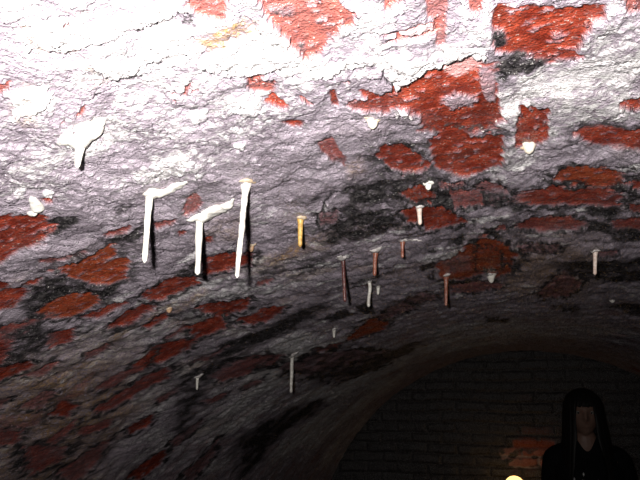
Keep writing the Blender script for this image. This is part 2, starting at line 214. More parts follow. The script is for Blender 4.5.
 ('R',0.8,[(-0.9624,0.8773),(-0.9791,0.9613),(-1.0191,0.9898),(-1.0217,0.9342)]),
 ('R',0.8,[(-1.035,1.031),(-1.063,1.165),(-1.113,1.207),(-1.141,1.157)]),
 ('R',1,[(-1.255,1.645),(-1.199,1.688),(-1.164,1.728),(-1.228,1.781),(-1.287,1.745)]),
 ('R',0.8,[(-1.018,1.067),(-0.955,1.082),(-0.992,1.110),(-1.039,1.118)]),
 ('R',0.6,[(-0.8958,0.8744),(-0.8573,0.8890),(-0.8517,0.9065),(-0.9095,0.9355)]),
 ('R',0.6,[(-0.8759,0.7924),(-0.8665,0.8265),(-0.9017,0.8380),(-0.9060,0.8222)]),
 ('R',0.8,[(-0.921,1.555),(-0.880,1.619),(-0.912,1.660),(-0.934,1.613)]),
 ('R',0.75,[(-0.803,1.387),(-0.740,1.399),(-0.710,1.542),(-0.786,1.578),(-0.828,1.500)]),
 ('R',0.6,[(-0.856,1.685),(-0.807,1.725),(-0.835,1.758),(-0.868,1.730)]),
 ('R',0.8,[(-0.898,1.300),(-0.848,1.319),(-0.875,1.354),(-0.921,1.344)]),
 ('R',0.45,[(-0.742,1.714),(-0.679,1.810),(-0.612,1.981),(-0.584,2.418),(-0.714,2.430),(-0.785,2.117)]),
 ('R',0.35,[(-0.767,2.314),(-0.677,2.456),(-0.554,2.706),(-0.693,2.930),(-0.812,2.697)]),
 ('K',0.8,[(-0.852,1.316),(-0.822,1.433),(-0.973,1.633),(-1.106,1.756),(-1.077,1.671)]),
 ('K',0.7,[(-1.082,1.179),(-1.027,1.176),(-1.048,1.223),(-1.115,1.255)]),
 ('K',0.95,[(-1.156,2.231),(-1.050,2.445),(-0.975,2.796),(-1.070,3.090),(-1.235,2.842),(-1.393,2.878),(-1.493,2.799)]),
 ('K',0.75,[(-0.798,2.157),(-0.714,2.430),(-0.506,2.436),(-0.385,2.405),(-0.453,2.778),(-0.754,2.966),(-0.858,2.457)]),
 ('K',0.7,[(-0.838,1.250),(-0.760,1.258),(-0.679,1.325),(-0.713,1.418),(-0.822,1.396),(-0.875,1.339)]),
]
CRACKS = [
 (0.00138,[(-0.1321,0.3867),(-0.1305,0.3765),(-0.1251,0.3789),(-0.1213,0.3779),(-0.1163,0.3774),(-0.1129,0.3815),(-0.1070,0.3854)]),
 (0.00167,[(-0.3038,0.6775),(-0.2921,0.6428),(-0.2737,0.6103),(-0.2593,0.5965),(-0.2467,0.5961)]),
 (0.00099,[(-0.2061,0.3593),(-0.1959,0.3579),(-0.1843,0.3505),(-0.1771,0.3516)]),
 (0.00085,[(-0.1671,0.3645),(-0.1695,0.3801),(-0.1655,0.3911),(-0.1655,0.4068)]),
 (0.00107,[(-0.0121,0.5106),(-0.0063,0.5065),(0.0011,0.5048)]),
 (0.00101,[(-0.2743,0.3698),(-0.2669,0.3731),(-0.2641,0.3717)]),
 (0.00058,[(-0.3096,0.2333),(-0.3036,0.2351),(-0.3006,0.2387)]),
 (0.00076,[(-0.3278,0.3247),(-0.3219,0.3323),(-0.3088,0.3404)]),
 (0.00079,[(-0.3421,0.3092),(-0.3226,0.3063),(-0.3158,0.3170)]),
 (0.00061,[(-0.3222,0.2416),(-0.3193,0.2506),(-0.3109,0.2539)]),
 (0.00090,[(-0.1325,0.3782),(-0.1458,0.3832),(-0.1585,0.3813),(-0.1660,0.3863)]),
]
STALACTITES = [
 dict(at=(-0.3699,0.3431), hang=(-0.0009,-0.0237), r=(0.0037,0.0020), bend=0.0000, tone='white', name='stalactite', category='stalactite',
  crust=[[(-0.3815,0.3327,0.0017),(-0.3744,0.3336,0.0030),(-0.3671,0.3382,0.0040),(-0.3574,0.3376,0.0027),(-0.3455,0.3335,0.0013)],[(-0.3660,0.3285,0.0017),(-0.3579,0.3319,0.0023),(-0.3490,0.3342,0.0017)]],
  label='short thick white stalactite under a branching white crust at the upper left'),
 dict(at=(-0.3876,0.4594), hang=(-0.0012,-0.0623), r=(0.0032,0.0025), bend=0.0000, tone='white', name='stalactite', category='stalactite',
  crust=[[(-0.3933,0.4561,0.0017),(-0.3865,0.4576,0.0034),(-0.3768,0.4622,0.0025),(-0.3654,0.4623,0.0025),(-0.3527,0.4580,0.0017)]],
  label='long straight white stalactite with a crust arm reaching right, leftmost of three long ones'),
 dict(at=(-0.3838,0.5444), hang=(0.0000,-0.0605), r=(0.0039,0.0031), bend=0.0000, tone='white', name='stalactite', category='stalactite',
  crust=[[(-0.3948,0.5346,0.0019),(-0.3813,0.5395,0.0043),(-0.3684,0.5394,0.0039),(-0.3533,0.5341,0.0029),(-0.3395,0.5241,0.0014)]],
  label='white stalactite under a thick slanting white crust wedge, middle of three long ones'),
 dict(at=(-0.3159,0.4992), hang=(-0.0060,-0.0872), r=(0.0035,0.0024), bend=0.0000, tone='rough', name='stalactite', category='stalactite',
  crust=[[(-0.3186,0.4878,0.0013),(-0.3123,0.4907,0.0022),(-0.3078,0.5005,0.0013)]],
  label='longest white stalactite with a lumpy side and a tan collar, rightmost of three long ones'),
 dict(at=(-0.3883,0.6844), hang=(0.0003,-0.0107), r=(0.0035,0.0023), bend=0.0000, tone='tan', name='stalactite_stub', category='stalactite',
  crust=[[(-0.3884,0.6784,0.0023),(-0.3813,0.6828,0.0023)]],
  label='tiny tan stub just right of the longest white stalactite'),
 dict(at=(-0.3115,0.6406), hang=(-0.0003,-0.0341), r=(0.0032,0.0027), bend=0.0000, tone='ochre', name='stalactite', category='stalactite',
  crust=[[(-0.3142,0.6331,0.0016),(-0.3089,0.6343,0.0027),(-0.3057,0.6422,0.0016)]],
  label='ochre yellow stalactite hanging alone right of the longest white one'),
 dict(at=(-0.3238,0.8739), hang=(0.0024,-0.0643), r=(0.0028,0.0028), bend=0.0000, tone='maroon', name='stalactite', category='stalactite',
  crust=[[(-0.3228,0.8366,0.0028),(-0.3214,0.8535,0.0043),(-0.3142,0.8481,0.0036)]],
  label='dark maroon stalactite with a pale blob at its root, left of the centre cluster'),
 dict(at=(-0.2776,0.8864), hang=(-0.0028,-0.0359), r=(0.0036,0.0032), bend=0.0000, tone='rust', name='stalactite', category='stalactite',
  crust=[[(-0.2807,0.8530,0.0021),(-0.2726,0.8624,0.0043),(-0.2633,0.8515,0.0021)]],
  label='rust red stalactite with a pale flared root, above the kinked white one'),
 dict(at=(-0.3339,1.0976), hang=(0.0001,-0.0457), r=(0.0031,0.0035), bend=0.0021, tone='grey_white', name='stalactite', category='stalactite',
  crust=[[(-0.3346,1.0842,0.0026),(-0.3293,1.0932,0.0026)]],
  label='thin kinked whitish stalactite just below the pale rooted rust red one'),
 dict(at=(-0.3308,1.1683), hang=(-0.0013,-0.0167), r=(0.0032,0.0028), bend=0.0000, tone='grey_white', name='stalactite_stub', category='stalactite',
  crust=[[(-0.3309,1.1545,0.0028),(-0.3267,1.1620,0.0028)]],
  label='tiny whitish stub beside the thin kinked stalactite'),
 dict(at=(-0.2332,0.8554), hang=(-0.0014,-0.0249), r=(0.0031,0.0024), bend=0.0000, tone='rust', name='stalactite', category='stalactite',
  crust=[[(-0.2370,0.8450,0.0020),(-0.2313,0.8439,0.0027),(-0.2214,0.8601,0.0017),(-0.2083,0.8655,0.0014)]],
  label='short rust red stalactite with a thin pale crust running right from its root'),
 dict(at=(-0.1905,0.7093), hang=(-0.0001,-0.0210), r=(0.0031,0.0026), bend=0.0000, tone='pinkish', name='stalactite', category='stalactite',
  crust=[[(-0.1945,0.7017,0.0017),(-0.1888,0.7015,0.0028),(-0.1852,0.7086,0.0017)]],
  label='short pale tan stalactite in front of a dark red brick, below a white nub'),
 dict(at=(-0.1706,0.6305), hang=(-0.0002,-0.0063), r=(0.0046,0.0015), bend=0.0000, tone='white', name='stalactite_stub', category='stalactite',
  crust=[[(-0.1753,0.6238,0.0013),(-0.1706,0.6269,0.0020),(-0.1650,0.6305,0.0013)]],
  label='small white cone shaped nub above the short pale tan stalactite'),
 dict(at=(-0.2092,1.2261), hang=(-0.0032,-0.0550), r=(0.0043,0.0033), bend=0.0000, tone='rust', name='stalactite', category='stalactite',
  crust=[[(-0.2140,1.2078,0.0028),(-0.2062,1.2043,0.0047),(-0.2001,1.1988,0.0028)]],
  label='slim rust brown stalactite low on the right of the centre cluster'),
 dict(at=(0.0362,1.0678), hang=(-0.0037,-0.0442), r=(0.0035,0.0031), bend=0.0000, tone='pinkish', name='stalactite', category='stalactite',
  crust=[[(0.0279,1.0581,0.0020),(0.0353,1.0595,0.0031),(0.0417,1.0526,0.0020)]],
  label='pinkish white stalactite hanging alone near the right edge'),
 dict(at=(-0.6735,1.6322), hang=(-0.0018,-0.1001), r=(0.0053,0.0046), bend=0.0000, tone='grey_white', name='stalactite', category='stalactite',
  crust=[[(-0.6808,1.6192,0.0040),(-0.6634,1.6048,0.0066),(-0.6448,1.6024,0.0040)]],
  label='grey white stalactite hanging alone low down against dark grey vault'),
 dict(at=(-0.8083,1.3355), hang=(-0.0012,-0.0283), r=(0.0039,0.0028), bend=0.0000, tone='grey_white', name='stalactite', category='stalactite',
  crust=[[(-0.8129,1.3242,0.0028),(-0.8038,1.3323,0.0045),(-0.7900,1.3320,0.0022)]],
  label='small white stalactite lowest on the left against dark bricks'),
 dict(at=(-0.5167,1.5163), hang=(-0.0001,-0.0240), r=(0.0042,0.0036), bend=0.0000, tone='grey_white', name='stalactite_stub', category='stalactite',
  crust=[[(-0.5201,1.5005,0.0030),(-0.5127,1.5021,0.0049),(-0.5040,1.5085,0.0030)]],
  label='small pale stub just left of the lowest orange brick'),
 dict(at=(-0.1898,0.4456), hang=(-0.0005,-0.0079), r=(0.0041,0.0023), bend=0.0000, tone='tan_white', name='stalactite_stub', category='stalactite',
  crust=[[(-0.1955,0.4403,0.0011),(-0.1901,0.4435,0.0026),(-0.1842,0.4449,0.0011)]],
  label='rounded cream drip nub beneath the bright red bricks near the top'),
 dict(at=(-0.0742,0.5680), hang=(-0.0004,-0.0065), r=(0.0053,0.0022), bend=0.0000, tone='tan_white', name='stalactite_stub', category='stalactite',
  crust=[[(-0.0819,0.5673,0.0013),(-0.0751,0.5676,0.0031),(-0.0683,0.5705,0.0018)]],
  label='cream flake shaped nub under the small upright red brick'),
 dict(at=(-0.1285,1.2927), hang=(0.0002,-0.0139), r=(0.0059,0.0039), bend=0.0000, tone='grey_white', name='stalactite_stub', category='stalactite',
  crust=[[(-0.1337,1.2754,0.0029),(-0.1244,1.2830,0.0029)]],
  label='wet glinting drip nub under a small orange brick right of centre'),
 dict(at=(0.1492,1.7271), hang=(0.0000,-0.0124), r=(0.0050,0.0037), bend=0.0000, tone='grey_white', name='stalactite_stub', category='stalactite',
  crust=[[(0.1428,1.7302,0.0025),(0.1556,1.7239,0.0025)]],
  label='tiny glinting drip nub below the lone pinkish white stalactite'),
 dict(at=(-0.4622,0.4109), hang=(-0.0013,-0.0057), r=(0.0032,0.0016), bend=0.0000, tone='white', name='stalactite_stub', category='stalactite',
  crust=[[(-0.4506,0.3904,0.0012),(-0.4554,0.4016,0.0020),(-0.4618,0.4115,0.0024)],[(-0.4716,0.4106,0.0012),(-0.4668,0.4141,0.0020)]],
  label='knobbly cream crust drip beside the large red brick at the left edge'),
 dict(at=(-0.5764,0.8194), hang=(0.0005,-0.0086), r=(0.0036,0.0025), bend=0.0000, tone='tan', name='stalactite_stub', category='stalactite',
  crust=[[(-0.5779,0.8136,0.0021),(-0.5722,0.8208,0.0021)]],
  label='tiny tan nub on the rusty streak below the left white stalactites'),
]

C = bpy.context.scene.collection
sc = bpy.context.scene

# ---------------------------------------------------------------- helpers
def link(name, me, mats=(), parent=None):
    o = bpy.data.objects.new(name, me)
    C.objects.link(o)
    for m in (mats if isinstance(mats, (list, tuple)) else [mats]):
        me.materials.append(m)
    if parent: o.parent = parent
    return o

def smooth(me):
    me.polygons.foreach_set('use_smooth', np.ones(len(me.polygons), dtype=bool)); me.update()

def tag(o, label, cat, group=None):
    o['label'] = label; o['category'] = cat
    if group: o['group'] = group
    return o

def empty(name, loc, parent=None):
    o = bpy.data.objects.new(name, None); o.empty_display_size = .02
    o.location = loc; C.objects.link(o)
    return o

def grid_mesh(name, P):
    """P: (rows, cols, 3) -> quad mesh"""
    nr, nc = P.shape[:2]
    me = bpy.data.meshes.new(name)
    i = (np.arange(nr-1)[:, None]*nc + np.arange(nc-1)[None]).ravel()
    F = np.stack([i, i+1, i+1+nc, i+nc], 1).astype(np.int32)
    me.vertices.add(nr*nc); me.vertices.foreach_set('co', P.astype(np.float32).ravel())
    me.loops.add(F.size); me.loops.foreach_set('vertex_index', F.ravel())
    me.polygons.add(len(F)); me.polygons.foreach_set('loop_start', np.arange(0, F.size, 4, dtype=np.int32))
    me.polygons.foreach_set('loop_total', np.full(len(F), 4, dtype=np.int32))
    me.update(calc_edges=True); smooth(me)
    return me

def attr(me, name, a):
    at = me.attributes.new(name, 'FLOAT', 'POINT'); at.data.foreach_set('value', a.astype(np.float32).ravel())

def h2(ix, iy, seed):
    n = (ix.astype(np.int64)*374761393 + iy.astype(np.int64)*668265263 + seed*1274126177) & 0xFFFFFFFF
    n = ((n ^ (n >> 13))*1274126177) & 0xFFFFFFFF
    return ((n ^ (n >> 16)) & 0xFFFFFF)/float(0x1000000)

def perlin(x, y, seed=0):
    xi = np.floor(x); yi = np.floor(y); fx = x-xi; fy = y-yi
    u = fx*fx*fx*(fx*(fx*6-15)+10); v = fy*fy*fy*(fy*(fy*6-15)+10)
    def g(dx, dy):
        a = h2(xi+dx, yi+dy, seed)*2*np.pi
        return np.cos(a)*(fx-dx) + np.sin(a)*(fy-dy)
    a = g(0, 0)*(1-u)+g(1, 0)*u; b = g(0, 1)*(1-u)+g(1, 1)*u
    return (a*(1-v)+b*v)*1.5

def fbm(x, y, seed=0, octs=4, gain=.5):
    t = 0; a = 1.0; n = 0
    for k in range(octs):
        t = t + a*perlin(x*2**k+17.3*k, y*2**k-9.1*k, seed+k*31); n += a; a *= gain
    return t/n

def sstep(a, b, x):
    t = np.clip((x-a)/(b-a), 0, 1); return t*t*(3-2*t)

def poly_sd(px, py, pts):
    """signed distance, positive inside"""
    d = np.full(px.shape, 1e9); ins = np.zeros(px.shape, bool); n = len(pts)
    for i in range(n):
        ax, ay = pts[i]; bx, by = pts[(i+1) % n]
        ex, ey = bx-ax, by-ay; wx, wy = px-ax, py-ay
        t = np.clip((wx*ex+wy*ey)/max(ex*ex+ey*ey, 1e-12), 0, 1)
        d = np.minimum(d, (wx-ex*t)**2+(wy-ey*t)**2)
        c = (ay > py) != (by > py)
        ins ^= c & (px < (bx-ax)*(py-ay)/(by-ay if by != ay else 1e-12)+ax)
    return np.where(ins, 1, -1)*np.sqrt(d)

# ---------------------------------------------------------------- node materials
class NT:
    def __init__(s, name):
        s.m = bpy.data.materials.new(name); s.m.use_nodes = True; s.t = s.m.node_tree
        s.b = s.t.nodes['Principled BSDF']
    def n(s, k, **kw):
        nd = s.t.nodes.new(k)
        for a, v in kw.items(): setattr(nd, a, v)
        return nd
    def put(s, sock, v):
        if hasattr(v, 'links'): s.t.links.new(v, sock)
        elif isinstance(v, (tuple, list)) and len(v) == 3 and sock.type == 'RGBA': sock.default_value = (*v, 1)
        else: sock.default_value = v
    def math(s, op, a, b=0.0, c=None, clamp=False):
        nd = s.n('ShaderNodeMath', operation=op, use_clamp=clamp); s.put(nd.inputs[0], a); s.put(nd.inputs[1], b)
        if c is not None: s.put(nd.inputs[2], c)
        return nd.outputs[0]
    def mix(s, f, a, b):
        nd = s.n('ShaderNodeMix', data_type='RGBA'); s.put(nd.inputs[0], f); s.put(nd.inputs[6], a); s.put(nd.inputs[7], b)
        return nd.outputs[2]
    def at(s, name): return s.n('ShaderNodeAttribute', attribute_name=name).outputs['Fac']
    def co(s, scale=(1, 1, 1)):
        tc = s.n('ShaderNodeTexCoord').outputs['Object']
        mp = s.n('ShaderNodeMapping'); s.put(mp.inputs[0], tc); mp.inputs['Scale'].default_value = scale
        return mp.outputs[0]
    def noise(s, scale, detail=4, rough=.6, vec=None, dist=0):
        nd = s.n('ShaderNodeTexNoise'); s.put(nd.inputs['Vector'], vec or s.co()); nd.inputs['Scale'].default_value = scale
        nd.inputs['Detail'].default_value = detail; nd.inputs['Roughness'].default_value = rough; nd.inputs['Distortion'].default_value = dist
        return nd.outputs['Fac']
    def ramp(s, v, lo, hi, a=0.0, b=1.0):
        nd = s.n('ShaderNodeMapRange', interpolation_type='SMOOTHSTEP'); s.put(nd.inputs[0], v)
        for i, q in enumerate((lo, hi, a, b)): s.put(nd.inputs[i+1], q)
        return nd.outputs[0]
    def bump(s, h, dist, strength=1.0):
        nd = s.n('ShaderNodeBump'); nd.inputs['Strength'].default_value = strength; nd.inputs['Distance'].default_value = dist
        s.put(nd.inputs['Height'], h); s.put(s.b.inputs['Normal'], nd.outputs[0])
    def done(s, col, rough, spec=.5):
        s.put(s.b.inputs['Base Color'], col); s.put(s.b.inputs['Roughness'], rough); s.put(s.b.inputs['Specular IOR Level'], spec)
        return s.m

def masonry_material(name):
    t = NT(name)
    n1 = t.noise(22, 5, .65); n2 = t.noise(150, 4, .7); n3 = t.noise(470, 2, .6); n4 = t.noise(60, 4, .65)
    grey = t.mix(t.ramp(n1, .32, .68), (.27, .225, .26), (.50, .425, .485))
    grey = t.mix(t.ramp(n2, .5, .72, 0, .4), grey, (.70, .65, .69))
    lime = t.mix(t.ramp(n4, .3, .7), (.84, .815, .79), (.70, .65, .67))
    lf = t.ramp(t.math('ADD', t.at('lime'), t.math('MULTIPLY', t.math('SUBTRACT', n2, .5), 1.7)), .28, .72)
    col = t.mix(lf, grey, lime)
    och = t.mix(t.ramp(n2, .35, .65), (.17, .075, .03), (.46, .28, .13))
    col = t.mix(t.math('MULTIPLY', t.at('ochre'), t.ramp(n2, .32, .58), clamp=True), col, och)
    brick = t.mix(t.ramp(n4, .35, .68), (.20, .024, .012), (.42, .070, .036))
    brick = t.mix(t.ramp(n2, .56, .72, 0, .55), brick, (.34, .20, .19))
    brick = t.mix(t.ramp(n1, .5, .68, 0, .6), brick, (.10, .022, .014))
    brick = t.mix(t.at('pink'), brick, (.72, .36, .34))
    brick = t.mix(t.math('MULTIPLY', t.at('orange'), t.ramp(n2, .3, .6)), brick, (.40, .080, .026))
    col = t.mix(t.at('brick'), col, brick)
    soot = t.mix(t.ramp(n2, .45, .75), (.020, .018, .019), (.14, .125, .125))
    sf = t.ramp(t.math('ADD', t.at('soot'), t.math('MULTIPLY', t.math('SUBTRACT', n2, .5), 1.5)), .12, .85)
    col = t.mix(sf, col, soot)
    sp = t.math('MULTIPLY', t.ramp(n3, .64, .70), t.ramp(n4, .40, .6, .15, 1.0))
    col = t.mix(sp, col, (.78, .74, .68))
    hgt = t.math('ADD', t.math('MULTIPLY', n2, .55), t.math('MULTIPLY', n3, .45))
    t.bump(hgt, .0042, 1.0)
    return t.done(col, t.ramp(n2, .3, .7, .15, .44), .65)

def plain(name, a, b, scale, rough, bump=0, spec=.5):
    t = NT(name); n = t.noise(scale, 4, .6)
    if bump: t.bump(n, bump, .8)
    return t.done(t.mix(t.ramp(n, .3, .7), a, b), rough, spec)

M = dict(
    white=plain('calcite_white', (.90, .88, .80), (.78, .74, .64), 180, .4, .001),
    rough=plain('calcite_lumpy_white', (.90, .88, .82), (.66, .60, .52), 260, .45, .002),
    tan_white=plain('calcite_cream', (.82, .77, .68), (.58, .48, .36), 240, .4, .001),
    tan=plain('calcite_tan', (.55, .36, .22), (.34, .17, .09), 240, .4, .001),
    ochre=plain('calcite_ochre', (.72, .47, .14), (.38, .19, .045), 230, .35, .001),
    maroon=plain('calcite_maroon', (.07, .018, .017), (.13, .05, .04), 160, .35, .001),
    rust=plain('calcite_rust', (.19, .05, .028), (.34, .15, .10), 160, .35, .001),
    grey_white=plain('calcite_grey', (.74, .71, .64), (.46, .42, .37), 220, .4, .001),
    pinkish=plain('calcite_pinkish', (.80, .68, .60), (.58, .40, .32), 220, .4, .001),
    crust=plain('crust_white', (.92, .90, .84), (.74, .69, .62), 120, .45, .002),
    dull_crust=plain('crust_grey', (.66, .62, .59), (.42, .38, .36), 150, .45, .002),
    tan_crust=plain('crust_tan', (.74, .62, .46), (.46, .31, .18), 150, .45, .002),
)

# ---------------------------------------------------------------- the vault
def axis_steps(spans):
    out = [spans[0][0]]
    for a, b, d in spans:
        n = max(1, int(round((b-a)/d))); out += list(a+(b-a)*np.arange(1, n+1)/n)
    return np.array(out)

S = axis_steps([(-R*math.pi/2, -1.9, .012), (-1.9, -.6, .004), (-.6, -.45, .0016), (-.45, .1, .0009), (.1, .3, .002), (.3, 1.0, .006), (1.0, R*math.pi/2, .014)])
ys = [.2]
while ys[-1] < END-.02:
    y = ys[-1]; ys.append(y+max(.0007, min(.0085*y*y, .011)))
Y = np.concatenate([np.linspace(START, .19, 60), np.array(ys)])
SS, YY = np.meshgrid(S, Y)
shape = SS.shape
mask = {k: np.zeros(shape) for k in ('brick', 'soot', 'lime', 'ochre', 'pink', 'orange', 'thick', 'crack')}

def paint(kind, strength, pts):
    p = np.array(pts); lo = p.min(0); hi = p.max(0); w = np.maximum(hi-lo, 1e-4)
    m = .25
    c0, c1 = np.searchsorted(S, [lo[0]-m*w[0], hi[0]+m*w[0]]); r0, r1 = np.searchsorted(Y, [lo[1]-m*w[1], hi[1]+m*w[1]])
    if c1 <= c0 or r1 <= r0: return
    sl = (slice(r0, r1), slice(c0, c1))
    U = (SS[sl]-lo[0])/w[0]; V = (YY[sl]-lo[1])/w[1]
    sd_ = int(abs(lo[0])*9000+lo[1]*7000) % 9973
    big = kind == 'L'
    fr = 4 if not big else 9
    amp = .12 if not big else .10
    wx = fbm(U*fr*.6, V*fr*1.2, sd_, 4, .5); wy = fbm(U*fr*.35+50, V*fr*.8, sd_+7, 3, .5)
    q = (p-lo)/w
    d = poly_sd(U+wx*amp, V+wy*amp, [tuple(a) for a in q])
    if kind in 'RQ': d = d + .05
    if kind in 'RQGPW': d = d + .10*fbm(U*4, V*9, sd_+19, 3, .5)
    soft = {'R': .022, 'Q': .022, 'G': .06, 'P': .06, 'W': .035, 'K': .20, 'O': .18, 'L': .16}[kind]
    k = sstep(-soft, soft, d)*strength
    if kind in 'KOL':
        k = k*(.72+.55*sstep(-.25, .25, fbm(U*7, V*7, sd_+77, 3)))
    if kind in 'RQ':
        k = k*(1-.55*sstep(.16, .42, fbm(U*4, V*13, sd_+55, 4, .6)))
    k = np.clip(k, 0, 1)
    def up(n): mask[n][sl] = np.maximum(mask[n][sl], k)
    def down(n, f=1.0): mask[n][sl] *= 1-k*f
    if kind in 'RQ':
        up('brick'); down('lime'); down('soot', .9); down('thick'); down('ochre'); down('pink')
        yb = float(YY[sl].mean())
        grime = sstep(-.34, -.01, d)*(1-k)*(.35+.9*sstep(-.2, .2, fbm(U*6, V*8, sd_+91, 4)))
        mask['soot'][sl] = np.maximum(mask['soot'][sl], np.clip(grime, 0, 1)*(.25+.65*min(1, max(0, (yb-.47)/.18))))
        if yb < .36: mask['pink'][sl] = np.maximum(mask['pink'][sl], k*.22)  # nearest bricks tinted paler: stronger close flash put into their colour
        if kind == 'Q':
            mask['orange'][sl] = np.maximum(mask['orange'][sl], k*.9)
    elif kind == 'K': up('soot'); down('brick', .85); down('lime', .8); down('thick', .8)
    elif kind == 'O': up('ochre'); down('brick', .8); down('soot', .7)
    elif kind == 'L': up('lime')
    elif kind == 'W': up('lime'); up('thick'); down('brick'); down('soot')
    elif kind == 'G': down('brick'); down('lime', .8); down('soot', .8)
    elif kind == 'P': up('pink'); mask['brick'][sl] = np.maximum(mask['brick'][sl], k); down('soot')

# weathering common to the whole vault: drifting soot, brick showing through, lime on the nearest part
wide = fbm(SS*3.2, YY*3.2, 11, 4); mid = fbm(SS*11, YY*9, 12, 4); fine = fbm(SS*45, YY*40, 13, 4)
far = sstep(.7, 2.0, YY)
streak = fbm(SS*16, YY*24, 16, 5, .6); near = sstep(.38, .75, YY)
mask['soot'] += .60*sstep(.0, .45, mid+.5*fine)*(.15+.85*near)+.55*sstep(.05, .4, streak)*near
mask['soot'] *= 1-.75*sstep(.75, 1.5, YY)
mask['lime'] += .85*sstep(.10, .34, fbm(SS*13, YY*30, 18, 5, .6))*near*sstep(3.2, 1.2, YY)
mask['ochre'] += .45*sstep(.1, .45, fbm(SS*9, YY*10, 17, 4))*near*(1-far)
unseen = np.clip(sstep(.45, .75, SS)+sstep(.19, .1, YY), 0, 1)
mask['brick'] += sstep(.12, .25, fbm(SS*8, YY*13, 14, 4))*(unseen*.9+(1-unseen)*.30*sstep(1.3, 2.2, YY))
mask['ochre'] += .35*sstep(.1, .5, fbm(SS*6, YY*5, 15, 4))*sstep(-.35, -.8, SS)
for k_, s_, p_ in PATCHES: paint(k_, s_, p_)
for w_, p_ in CRACKS:
    p = np.array(p_); lo = p.min(0)-.03; hi = p.max(0)+.03
    c0, c1 = np.searchsorted(S, [lo[0], hi[0]]); r0, r1 = np.searchsorted(Y, [lo[1], hi[1]]); sl = (slice(r0, r1), slice(c0, c1))
    x = SS[sl]+.0016*fbm(SS[sl]*150, YY[sl]*150, 3, 3); y = YY[sl]+.004*fbm(SS[sl]*150, YY[sl]*150, 4, 3)
    d = np.full(x.shape, 9.)
    for (ax, ay), (bx, by) in zip(p_[:-1], p_[1:]):
        ex, ey = bx-ax, by-ay; t = np.clip(((x-ax)*ex+(y-ay)*ey)/(ex*ex+ey*ey), 0, 1)
        d = np.minimum(d, np.hypot(x-ax-ex*t, (y-ay-ey*t)*.55))
    mask['crack'][sl] = np.maximum(mask['crack'][sl], 1-sstep(w_*.35, w_*1.1, d))
mask['soot'] = np.maximum(mask['soot'], mask['crack']*1.3)

# relief, measured towards the inside of the vault
flake = np.abs(fbm(SS*80, YY*52, 21, 4, .6)); flake2 = fbm(SS*170, YY*110, 23, 4, .62); fleck = fbm(SS*420, YY*300, 24, 3, .6)
bare = mask['brick']
H = .009*wide + .004*mid*(1-.5*bare)
H = H + (1-.7*bare)*(.0007*(1-2.6*flake)+.0006*flake2) + (1-.4*bare)*.0004*fleck
H = H + .0030*mask['thick']*(.8+.6*flake2) + .0012*mask['lime']*sstep(-.05, .15, fbm(SS*46, YY*34, 25, 4)) - .0014*bare - .0008*np.clip(mask['soot'], 0, 1) - .006*mask['crack']
step = fbm(SS*30, YY*24, 26, 5, .55); H = H + (1-.7*bare)*.0013*(sstep(-.01, .02, step)+sstep(.16, .19, step)+sstep(-.2, -.17, step))
H = H + near*(1-.5*bare)*(.0020*(1-2.6*np.abs(fbm(SS*44, YY*40, 28, 4, .6)))+.0012*flake2)
H = H + far*.004*np.abs(fbm(SS*30, YY*22, 29, 4, .6)) + far*(.006*fbm(SS*14, YY*16, 27, 4)+.002*flake2)
TH = SS/R
P = np.stack([(R-H)*np.sin(TH), YY, AX+(R-H)*np.cos(TH)], -1)
me = grid_mesh('ceiling', P)
for k in ('brick', 'soot', 'lime', 'ochre', 'pink', 'orange'): attr(me, k, np.clip(mask[k], 0, 1))
vault_mat = masonry_material('limewashed_brick')
o = link('ceiling', me, vault_mat); o['kind'] = 'structure'

def surf(s, y, lift=0.0):
    c = min(max(np.searchsorted(S, s), 1), len(S)-1); r = min(max(np.searchsorted(Y, y), 1), len(Y)-1)
    h = float(H[r-1:r+1, c-1:c+1].mean())-lift
    return Vector(((R-h)*math.sin(s/R), y, AX+(R-h)*math.cos(s/R)))

# ---------------------------------------------------------------- low side walls, floor, end walls
def relief_wall(name, origin, du, dv, nu, nv, nrm, amp, seed, mat, paint_fn=None):
    u = np.linspace(0, 1, nu); v = np.linspace(0, 1, nv); U, V = np.meshgrid(u, v)
    Lu, Lv = Vector(du).length, Vector(dv).length
    x = U*Lu; z = V*Lv
    bh, bw = .075, .225
    row = np.floor(z/bh+.25*fbm(x*2, z*2, seed)); fz = z/bh+.25*fbm(x*2, z*2, seed)-row
    xx = x/bw+(row % 2)*.5+.1*fbm(x*6, z*6, seed+1); col = np.floor(xx); fx = xx-col
    e = np.minimum(np.minimum(fz, 1-fz)*bh, np.minimum(fx, 1-fx)*bw)
    inside = sstep(.003, .014, e+.006*fbm(x*40, z*40, seed+2))
    rnd = h2(col, row, seed)
    h = amp*(inside*(.5+.5*rnd)+.8*fbm(x*8, z*8, seed+3, 5))
    Pp = np.array(origin)+U[..., None]*np.array(du)+V[..., None]*np.array(dv)+h[..., None]*np.array(nrm)
    me = grid_mesh(name, Pp)
    bare = inside*sstep(.45, .6, rnd)*sstep(-.1, .25, fbm(x*3, z*3, seed+4, 4))
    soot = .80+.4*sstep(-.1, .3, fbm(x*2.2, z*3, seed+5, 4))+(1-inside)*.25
    a = dict(brick=bare, soot=soot, lime=0*x, ochre=.3*sstep(0, .4, fbm(x*3, z*4, seed+6)), pink=0*x, orange=bare*.6)
    if paint_fn: paint_fn(a, x, z, inside)
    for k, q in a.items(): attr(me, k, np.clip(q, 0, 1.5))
    o = link(name, me, mat); o['kind'] = 'structure'
    return o

